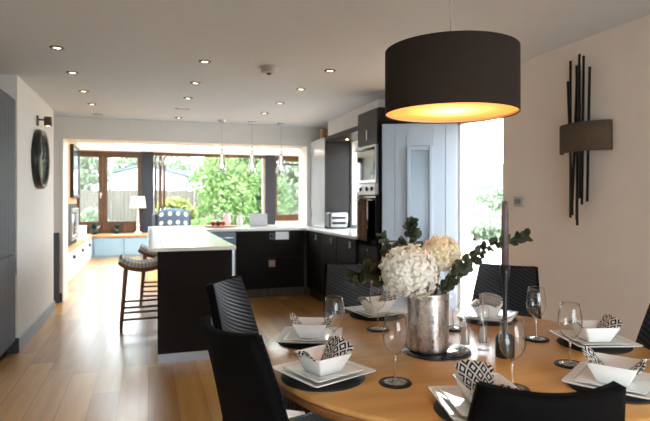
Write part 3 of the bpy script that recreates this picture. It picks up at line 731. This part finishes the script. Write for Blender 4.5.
stool(.13, 7.15, R(-2), 'wooden bar stool with striped saddle seat, farther and half hidden')

# ------------------------------------------------------------------ dining table
TX, TYc, TR = 1.1205, 1.7766, .74
o = thing('dining_table', 'round light oak dining table laid for a meal', 'table', (TX, TYc, 0))
MB().lathe([(0, .73), (TR - .004, .73), (TR, .735), (TR, .744), (TR - .006, .75), (0, .75)], 96).build('tabletop', 'oak', o)
MB().lathe([(.0, .69), (TR - .03, .69), (TR - .006, .705), (TR - .002, .73), (0, .73)], 96).build('table_rim', 'oakrim', o)
MB().lathe([(0, .03), (.3, .03), (.3, .04), (.1, .07), (.075, .12), (.075, .6), (.14, .69), (0, .69)], 40).build('pedestal', 'oakrim', o)
MB().lathe([(0, 0), (.33, 0), (.33, .022), (.3, .03), (0, .03)], 40).build('foot_disc', 'oakrim', o)

def chair(x, y, rz, lb, first=[None]):
    if first[0] is not None: copy_tree(first[0], (x, y, 0), rz, lb); return
    o = first[0] = thing('dining_chair', lb, 'chair', (x, y, 0), rz, 'black woven dining chairs around the round table')
    def back(u, v):
        a = 2 * u - 1; w_ = .215 - .053 * v ** 1.5
        return (a * w_, -.175 - .165 * v ** 1.15 + .05 * a * a * (.3 + .7 * v), .42 + .5 * v + .012 * a * a * v)
    MB().grid(back, 16, 18).build('backrest', 'chairblack', o, solid=.03)
    MB().grid(lambda u, v: (lambda p: (p[0], p[1] + .021, p[2]))(back(.004 + .992 * u, .004 + .992 * v)), 16, 18).build('back_panel', 'weave', o)
    def seat_f(u, v):
        return ((2 * u - 1) * .215, -.2 + .42 * v, .445 + .018 * math.sin(PI * u) * math.sin(PI * v))
    MB().grid(seat_f, 10, 10).build('seat', 'weave', o, solid=.07, bevel=.012)
    for sx in (-1, 1):
        for y0, y1 in ((-.19, -.21), (.19, .2)): MB().cyl((sx * .19, y1, 0), (sx * .185, y0, .415), .014, .02, seg=10).build('leg', 'blackmatt', o)
def place_chair(mx, my, rz, lb):
    f = R(rz + 90); chair(mx + .29 * math.cos(f), my + .29 * math.sin(f), R(rz), lb)
place_chair(.237, 1.655, -70.1, 'black dining chair seen from behind, at the near left of the table')
place_chair(.352, 2.606, -122, 'blue-black ribbed dining chair turned inwards at the far left of the table')
place_chair(1.196, 3.059, 176.9, 'black dining chair pulled out at the back, before the dark kitchen cabinets')
place_chair(2.041, 2.663, 129.1, 'black dining chair beside the bright doorway, behind the tall candle')
place_chair(.832, .944, -18.8, 'black dining chair backing the viewer at the near edge of the table')
bpy.data.objects['dining_chair.004'].scale = (.95, 1, .985)
place_chair(1.98, 1.50, 76, 'black dining chair at the right, against the beige wall side, mostly cut off')

# place settings
ZT = .75
GR = {k: f'{k} of the place settings' for k in ('placemats', 'large plates', 'small plates', 'square bowls', 'napkins')}
protos = {}
def setting(x, y, rot, nrot, where):
    """mat, two plates, bowl and napkin stacked at one place."""
    if not protos:
        o = tag(MB().lathe([(0, 0), (.132, 0), (.135, .003), (.132, .006), (0, .006)], 48).build('placemat', 'slate'), '-', 'placemat', 'round black placemats under the plates'); protos['mat'] = o
        o = tag(MB().sq([(.06, 0), (.08, .002), (.123, .0195), (.1245, .022), (.121, .0225), (.086, .009), (.05, .007)], .1).build('dinner_plate', 'china', bevel=0), '-', 'plate', 'large square dinner plates'); protos['big'] = o
        o = tag(MB().sq([(.045, 0), (.06, .002), (.094, .013), (.0955, .015), (.092, .0155), (.066, .007), (.04, .006)], .1).build('side_plate', 'china'), '-', 'plate', 'small square plates on the dinner plates'); protos['small'] = o
        o = tag(MB().sq([(.040, 0), (.043, .002), (.0685, .058), (.0685, .061), (.0645, .061), (.039, .008), (.03, .007)], .12).build('square_bowl', 'china'), '-', 'bowl', 'square white bowls on the plates'); protos['bowl'] = o
        def nap(u, v):
            a = 2 * u - 1; q = 2 * v - 1; hw = .022 + .036 * abs(a) ** .9
            tall = 1.0 if a > 0 else .78
            fold = .006 * math.cos(q * PI * 1.6 + .6) * abs(a)
            return (.079 * a - fold * (1 if a > 0 else -1), q * hw, .016 + .078 * tall * abs(a) ** 1.35 - .016 * (abs(q) ** 2) * abs(a) + .006 * q * a)
        o = tag(MB().grid(nap, 28, 12).build('napkin', 'lattice', solid=.003), '-', 'napkin', 'black and white patterned napkins in the bowls'); protos['nap'] = o
        first = True
    else: first = False
    z = ZT
    for key, dz, r, txt in (('mat', 0, 0, 'round black placemat'), ('big', .006, rot, 'large square white plate'), ('small', .006 + .0075, rot, 'small square white plate'),
                            ('bowl', .006 + .0075 + .0065, rot, 'square white bowl'), ('nap', .006 + .0075 + .0065, nrot, 'black and white napkin')):
        p = protos[key]
        o = p if first else copy_tree(p)
        o.location = (x, y, z + dz); o.rotation_euler = (0, 0, R(r))
        o['label'] = f'{txt} {where}'
setting(.533, 1.619, 20.6, 20.6, 'in front of the black chair at the near left')
setting(.625, 2.051, -23, 157, 'at the far left, before the blue-black ribbed chair')
setting(1.073, 2.404, 7.7, 7.7, 'at the back left, behind the larger cream flower')
setting(1.537, 2.151, 43.6, 43.6, 'at the back right, behind the candlestick')
setting(1.666, 1.645, -16.3, -16.3, 'at the right, below the wall sconce')
setting(1.345, 1.248, -56.8, 123.2, 'partly hidden by the near chair at its right corner')
setting(.861, 1.220, 76, 76, 'partly hidden by the near chair at its left corner')

# wine glasses on coasters
def wine(x, y, where, first=[None, None]):
    if first[0] is None:
        c = tag(MB().lathe([(0, 0), (.05, 0), (.052, .002), (.05, .005), (0, .005)], 32).build('coaster', 'slate'), '-', 'coaster', 'round black coasters under the wine glasses')
        g = thing('wine_glass', '-', 'wine glass', (0, 0, 0), 0, 'clear wine glasses on the table')
        MB().lathe([(.0045, .082), (.012, .088), (.026, .1), (.036, .12), (.0395, .14), (.0385, .165), (.034, .19), (.031, .208), (.0298, .2075)], 40).build('bowl', 'glass', g, smooth=True)
        MB().lathe([(.006, .006), (.0042, .014), (.0038, .06), (.0048, .083), (0, .084)], 16).build('stem', 'stemglass', g, smooth=True)
        MB().lathe([(0, 0), (.035, 0), (.036, .0015), (.02, .004), (.006, .007), (0, .008)], 32).build('foot', 'stemglass', g, smooth=True)
        first[:] = [c, g]
    else: c, g = copy_tree(first[0]), copy_tree(first[1])
    c.location = (x, y, ZT); g.location = (x, y, ZT + .005)
    c['label'] = 'black coaster under the wine glass ' + where; g['label'] = 'clear wine glass ' + where
wine(.649, 1.839, 'between the two left place settings')
wine(.729, 1.494, 'standing before the metal vase')
wine(.959, 2.137, 'left behind the metal vase')
wine(1.277, 2.04, 'right behind the metal vase, beside the shakers')
wine(1.502, 1.779, 'farthest right at the back, by the candle')
wine(1.038, 1.333, 'just behind the near black chair')
wine(1.382, 1.468, 'before the right-hand place setting')

# centre piece
tag(MB().lathe([(0, 0), (.128, 0), (.13, .002), (.128, .005), (0, .005)], 56).build('centre_mat', 'tray', None, (1.031, 1.764, ZT)), 'round dark polished mat under the metal vase', 'mat')
VX, VY, VZ = .997, 1.765, ZT + .005
o = thing('metal_vase', 'mottled silver cylinder vase holding cream flowers', 'vase', (VX, VY, VZ))
prof = [(0, .008), (.072, .008), (.076, .014)] + [(.0765 + .0006 * math.sin(k * 2.1), .014 + .2 * k / 16) for k in range(1, 17)] + [(.0775, .222), (.0745, .222), (.074, .03), (0, .02)]
MB().lathe(prof, 48).build('body', 'vase', o, smooth=True)
MB().lathe([(0, 0), (.07, 0), (.07, .008), (0, .008)], 40).build('base_pad', 'black', o)
def bouquet_part(name, lb, cat, group): return thing(name, lb, cat, (VX, VY, VZ), -YAW, group)
def hydrangea(c, rad, m_, lb):
    o = bouquet_part('hydrangea', lb, 'flower', 'cream hydrangeas in the vase')
    MB().tube([(c[0] * .25, c[1] * .25, .03), (c[0] * .5, c[1] * .5, .18), (c[0], c[1], c[2] - .02)], .005).build('stem', 'stem', o)
    b = MB(); c = Vector(c)
    n = 600
    for i in range(n):
        t = (i + .5) / n; ph = math.acos(1 - 1.9 * t); th = PI * (1 + 5 ** .5) * i
        d = Vector((math.sin(ph) * math.cos(th), math.sin(ph) * math.sin(th), math.cos(ph)))
        d = (d + Vector([rng.gauss(0, .1) for _ in range(3)])).normalized()
        p = c + Vector((d.x * rad, d.y * rad, d.z * rad * .92)) * (rng.uniform(.86, 1.08) + .06 * math.sin(3 * th + 4 * ph))
        a = d.cross(Vector((.3, .2, 1))).normalized(); e = d.cross(a); ro = rng.uniform(0, PI)
        s = rad * .1
        for k in range(4):
            q = ro + k * PI / 2; u = math.cos(q) * a + math.sin(q) * e; w_ = -math.sin(q) * a + math.cos(q) * e
            lift = d * s * rng.uniform(-.1, .9)
            b.b.faces.new([b.b.verts.new(v) for v in (p, p + u * s * .7 + w_ * s * .6 + lift * .6, p + u * s * 1.25 + lift, p + u * s * .7 - w_ * s * .6 + lift * .6)])
    b.sphere(c, rad * .8, 16, (1, 1, .92))
    b.build('flower_head', m_, o, fixn=False)
hydrangea((-.081, -.07, .305), .098, 'petal', 'large cream hydrangea head at the left of the vase')
hydrangea((.057, .04, .357), .072, 'petal2', 'smaller yellow-cream hydrangea head at the right of the vase')
def sprig(pts, leaf, m_, lb, n, start=.3, side=.03):
    o = bouquet_part('eucalyptus_sprig', lb, 'foliage', 'eucalyptus sprigs in the vase')
    P = [Vector(p) for p in pts]
    def at(t):
        t *= len(P) - 1; k = min(int(t), len(P) - 2); f = t - k
        p0, p1, p2, p3 = P[max(k - 1, 0)], P[k], P[k + 1], P[min(k + 2, len(P) - 1)]
        return .5 * ((2 * p1) + (p2 - p0) * f + (2 * p0 - 5 * p1 + 4 * p2 - p3) * f * f + (3 * p1 - p0 - 3 * p2 + p3) * f ** 3)
    MB().tube([at(k / 20) for k in range(21)], [.0032 - .002 * k / 20 for k in range(21)], 6).build('stem', 'stem', o)
    b = MB()
    for i in range(n):
        t = start + (1 - start) * i / (n - 1); p = at(t); d = (at(min(1, t + .03)) - at(max(0, t - .03))).normalized()
        ax_ = Vector([rng.gauss(0, 1) for _ in range(3)]); o1 = d.cross(ax_).normalized()
        o1 = (o1 + d * .5).normalized(); s = 1.42 * leaf * rng.uniform(.7, 1.15) * (1.05 - .35 * t)
        nrm = o1.cross(Vector([rng.gauss(0, 1) for _ in range(3)])).normalized(); w_ = o1.cross(nrm)
        c = p + o1 * s * 1.0
        vs = []
        for k in range(8):
            a = 2 * PI * k / 8; vs.append(b.b.verts.new(c + o1 * s * math.cos(a) + w_ * s * .82 * math.sin(a) + nrm * s * .18 * math.cos(2 * a)))
        b.b.faces.new(vs)
    b.build('leaves', m_, o, fixn=False)
sprig([(.03, .0, .05), (.07, 0, .23), (.14, -.02, .33), (.235, -.05, .405), (.34, -.08, .435)], .0155, 'euc', 'long eucalyptus sprig reaching right past the candle', 84, .3)
sprig([(.02, .01, .05), (.04, -.02, .2), (.07, -.05, .26), (.11, -.06, .33)], .015, 'euc', 'short eucalyptus sprig on the right rim of the vase', 36, .45)
sprig([(0, 0, .05), (-.02, .02, .25), (-.05, .03, .4), (-.058, .03, .485)], .0175, 'euc', 'upright eucalyptus sprig rising above the cream flowers', 40, .6)
sprig([(-.02, 0, .05), (-.06, .02, .22), (-.14, .04, .36), (-.172, .03, .43)], .013, 'euc', 'thin eucalyptus sprig curving up left of the large flower', 34, .5)
sprig([(-.02, 0, .05), (-.07, .02, .24), (-.17, .0, .285), (-.235, -.01, .30), (-.285, -.02, .27)], .02, 'euc2', 'broad olive-leaved sprig drooping at the left of the flowers', 64, .45)
sprig([(0, 0, .05), (-.03, -.01, .25), (-.075, -.02, .39), (-.10, -.02, .385)], .02, 'euc', 'dark eucalyptus tip between the two cream flowers', 14, .75)

o = thing('candlestick', 'slender black candlestick right of the vase', 'candlestick', (1.233, 1.623, ZT))
MB().lathe([(0, 0), (.033, 0), (.034, .004), (.033, .07), (.026, .082), (0, .082)], 32).build('base', 'black', o)
MB().lathe([(.012, .08), (.0085, .1), (.008, .22), (.01, .27), (.017, .3), (.019, .333), (.0145, .333), (.0145, .315), (0, .315)], 24).build('stem', 'black', o, smooth=True)
tag(MB().lathe([(0, 0), (.0135, 0), (.0125, .2), (.011, .248), (.005, .251), (0, .25)], 20).cyl((0, 0, .249), (.001, 0, .262), .0012, seg=6).build('taper_candle', 'candle', None, (1.233, 1.623, ZT + .315)),
    'tall mauve-grey taper candle in the black candlestick', 'candle')
def mill(x, y, lb, fill):
    o = thing('clear_mill', lb, 'grinder', (x, y, ZT), 0, 'clear acrylic mills by the vase')
    MB().lathe([(0, .001), (.023, .001), (.024, .01), (.022, .05), (.016, .09), (.018, .115), (.022, .13)], 28).build('body', 'acrylic', o, smooth=True)
    MB().lathe([(.022, .13), (.024, .145), (.02, .162), (.01, .17), (.009, .178), (0, .182)], 28).build('cap', 'acrylic', o, smooth=True)
    MB().lathe([(0, .03), (.017, .03), (.016, .06), (.012, .088), (0, .088)], 20).build('filling', fill, o, smooth=True)
    MB().cyl((0, 0, .03), (0, 0, .185), .0022, seg=8).build('spindle', 'steel', o)
    MB().lathe([(0, .003), (.019, .003), (.019, .02), (0, .02)], 20).build('grinder_base', 'acrylic', o)
mill(1.127, 1.718, 'clear acrylic mill nearer the vase', 'pepper'); mill(1.207, 1.719, 'clear acrylic mill nearer the candlestick', 'salt')

# ------------------------------------------------------------------ outdoors
def ground(name, x0, x1, y0, y1, z, m_): return struct(MB().box(x0, x1, y0, y1, z - .1, z).build(name, m_))
ground('lawn', -14, 16, 17.2, 60, -.1, 'lawn'); ground('patio', -8, 12, 14.1, 17.2, -.06, 'patio')
ground('road', 3.2, 60, -14, 13.5, -.1, 'road'); ground('terrace', -14, 3.0, -16, -2.3, -.1, 'patio')
def plant(name, lb, cat, c, rad, hgt, n, leaf, m_, group, trunk=0.0):
    o = thing(name, lb, cat, (c[0], c[1], -.1), 0, group)
    b = MB(); z0 = trunk
    lobes = [(Vector((rng.uniform(-.6, .6) * rad[0], rng.uniform(-.6, .6) * rad[1], z0 + hgt * rng.uniform(.2, .8))), rng.uniform(.35, .6)) for _ in range(9)]
    lobes.append((Vector((0, 0, z0 + hgt * .5)), .8))
    for i in range(n):
        lc, lr = rng.choice(lobes); d = Vector([rng.gauss(0, 1) for _ in range(3)]).normalized()
        p = lc + Vector((d.x * rad[0], d.y * rad[1], d.z * hgt * .5)) * lr * rng.uniform(.7, 1.02)
        p.z = max(p.z, .05)
        a = Vector([rng.gauss(0, 1) for _ in range(3)]).normalized(); e = a.cross(Vector([rng.gauss(0, 1) for _ in range(3)])).normalized(); s = leaf * rng.uniform(.6, 1.3)
        b.b.faces.new([b.b.verts.new(v) for v in (p - a * s, p + e * s * .5, p + a * s, p - e * s * .5)])
    b.build('foliage', m_, o, fixn=False)
    MB().tube([(0, 0, 0), (.04, .02, z0 + hgt * .3), (-.03, 0, z0 + hgt * .75)], [.05 + .02 * hgt, .04 + .015 * hgt, .02], 8).build('trunk', 'bark', o)
    if trunk == 0: pass
G1 = 'shrubs and trees in the garden'
plant('garden_shrub', 'large bright green shrub filling the middle of the folding door opening', 'shrub', (2.75, 19.6), (1.3, 1.0), 3.4, 7500, .09, 'leaf1', G1)
plant('garden_shrub', 'mid green shrub at the right of the folding door opening', 'shrub', (4.1, 20.6), (1.2, 1.0), 3.2, 6000, .09, 'leaf2', G1)
plant('garden_shrub', 'yellow-green low shrub in front of the fence', 'shrub', (1.0, 21.0), (.9, .7), 1.7, 2600, .1, 'leaf3', G1)
plant('garden_shrub', 'low green plant at the foot of the large shrub', 'shrub', (2.0, 18.6), (.6, .5), 1.0, 1400, .1, 'leaf1', G1)
plant('garden_tree', 'bright tree standing behind the fence and large shrub', 'tree', (4.5, 27.5), (2.0, 1.6), 4.4, 5200, .17, 'leaf2', G1, 1.0)
plant('garden_tree', 'pale tree beyond the white gable', 'tree', (0.4, 38), (3.4, 1.8), 4.6, 4500, .2, 'leaf4', G1, 1.0)
plant('garden_tree', 'pale green tree seen through the right-hand window', 'tree', (6.2, 21.5), (1.6, 1.2), 4.2, 4600, .13, 'leaf4', G1, .6)
plant('garden_tree', 'pale tree behind the fence outside the left brown window', 'tree', (-2.9, 26.9), (1.3, 1.0), 3.0, 3000, .12, 'leaf4', G1, 1.6)
plant('garden_shrub', 'greyish shrub outside the left brown window', 'shrub', (-2.1, 23.5), (.7, .6), 1.1, 1500, .1, 'leaf4', G1)
fo = thing('garden_fence', 'weathered board fence across the back of the garden', 'fence', (0, 25.4, -.1))
for k in range(9):
    x = -7 + 1.8 * k
    MB().box(x - .05, x + .05, -.05, .05, 0, 1.95).build('post', 'fencewood', fo)
    if k < 8:
        b = MB()
        for j in range(11): b.box(x + .06 + .155 * j, x + .06 + .155 * j + .152, -.015, .015, .06, 1.86 + rng.uniform(-.01, .01))
        b.box(x + .05, x + 1.75, .015, .05, .4, .5).box(x + .05, x + 1.75, .015, .05, 1.4, 1.5).build('fence_panel', 'fencewood', fo)
o = thing('white_outbuilding', 'white rendered outbuilding with grey gable edge behind the fence', 'building', (-.1, 28.2, -.1))
def gable(z_e, z_a, w, y0, y1, t=0):
    b = MB(); t_ = bmesh.new(); pts = [(-w, z_e if t else 0), (w, z_e if t else 0), (w, z_e + t), (0, z_a + t), (-w, z_e + t)]
    if t: pts = [(-w, z_e), (0, z_a), (w, z_e), (w, z_e + t), (0, z_a + t), (-w, z_e + t)]
    vs = [t_.verts.new((x, y0, z)) for x, z in pts]; f = t_.faces.new(vs)
    e = bmesh.ops.extrude_face_region(t_, geom=[f])
    for v in [g for g in e['geom'] if isinstance(g, bmesh.types.BMVert)]: v.co.y = y1
    bmesh.ops.recalc_face_normals(t_, faces=t_.faces[:]); b._merge(t_); return b
gable(2.62, 3.15, 1.9, 0, 5).build('wall', 'render', o); gable(2.62, 3.17, 2.1, -.15, 5.1, .12).build('roof', 'roofgrey', o)
# beyond the entrance door
hl = struct(MB().sphere((75, 105, -26), 36, 32, (1.6, 1, 1)).build('hills', 'hill'))
plant('garden_shrub', 'low green hedge clump beyond the entrance doorway', 'shrub', (10.6, 15.6), (1.6, .8), .75, 2400, .1, 'leaf4', G1)
plant('garden_tree', 'low distant tree beyond the entrance doorway', 'tree', (18.9, 26.3), (2.2, .9), 1.9, 2200, .14, 'leaf4', G1, .3)

# ------------------------------------------------------------------ light
wd = bpy.data.worlds.new('overcast_sky'); sc.world = wd; wd.use_nodes = True
bg = wd.node_tree.nodes['Background']; bg.inputs[0].default_value = (.86, .94, 1.0, 1); bg.inputs[1].default_value = 6.2
S = bpy.data.lights.new('hazy_sun', 'SUN'); S.energy = 2.5; S.angle = R(12); S.color = (1, .96, .9)
so = bpy.data.objects.new('hazy_sun', S); COL.objects.link(so); so.rotation_euler = (R(8), R(-35), 0)
def portal(name, loc, rot, sx, sy):
    l = bpy.data.lights.new(name, 'AREA'); l.shape = 'RECTANGLE'; l.size = sx; l.size_y = sy; l.cycles.is_portal = True
    o = bpy.data.objects.new(name, l); COL.objects.link(o); o.location = loc; o.rotation_euler = rot
portal('portal_garden', (1.45, 14.15, 1.25), (R(-90), 0, 0), 6.2, 2.5)
portal('portal_sky', (1.45, 10.6, 2.75), (0, 0, 0), 4.2, 3.8)
portal('portal_rear', (1.15, -2.25, 1.0), (R(90), 0, 0), 2.3, 2.0)
portal('portal_door', (2.95, 4.02, 1.03), (0, R(90), 0), 2.05, .7)
portal('portal_kitchen', (2.95, 6.15, 1.55), (0, R(90), 0), 1.15, 1.4)

cam = bpy.data.cameras.new('camera'); cam.sensor_width = 36; cam.lens = 530 / 650 * 36; cam.shift_y = -10.5 / 650
co = bpy.data.objects.new('camera', cam); COL.objects.link(co); co.location = (0, 0, 1.32); co.rotation_euler = (R(90), 0, -YAW)
cam.clip_start = .05; cam.clip_end = 400
cam.dof.use_dof = True; cam.dof.focus_distance = 1.95; cam.dof.aperture_fstop = 4.5
sc.camera = co
vs = sc.view_settings; vs.view_transform = 'Standard'; vs.look = 'None'; vs.gamma = 1; vs.use_curve_mapping = False; vs.exposure = 1.05
sc.cycles.use_denoising = True; sc.cycles.max_bounces = 10; sc.cycles.transparent_max_bounces = 24; sc.cycles.sample_clamp_indirect = 6
sc.cycles.caustics_reflective = False; sc.cycles.caustics_refractive = False
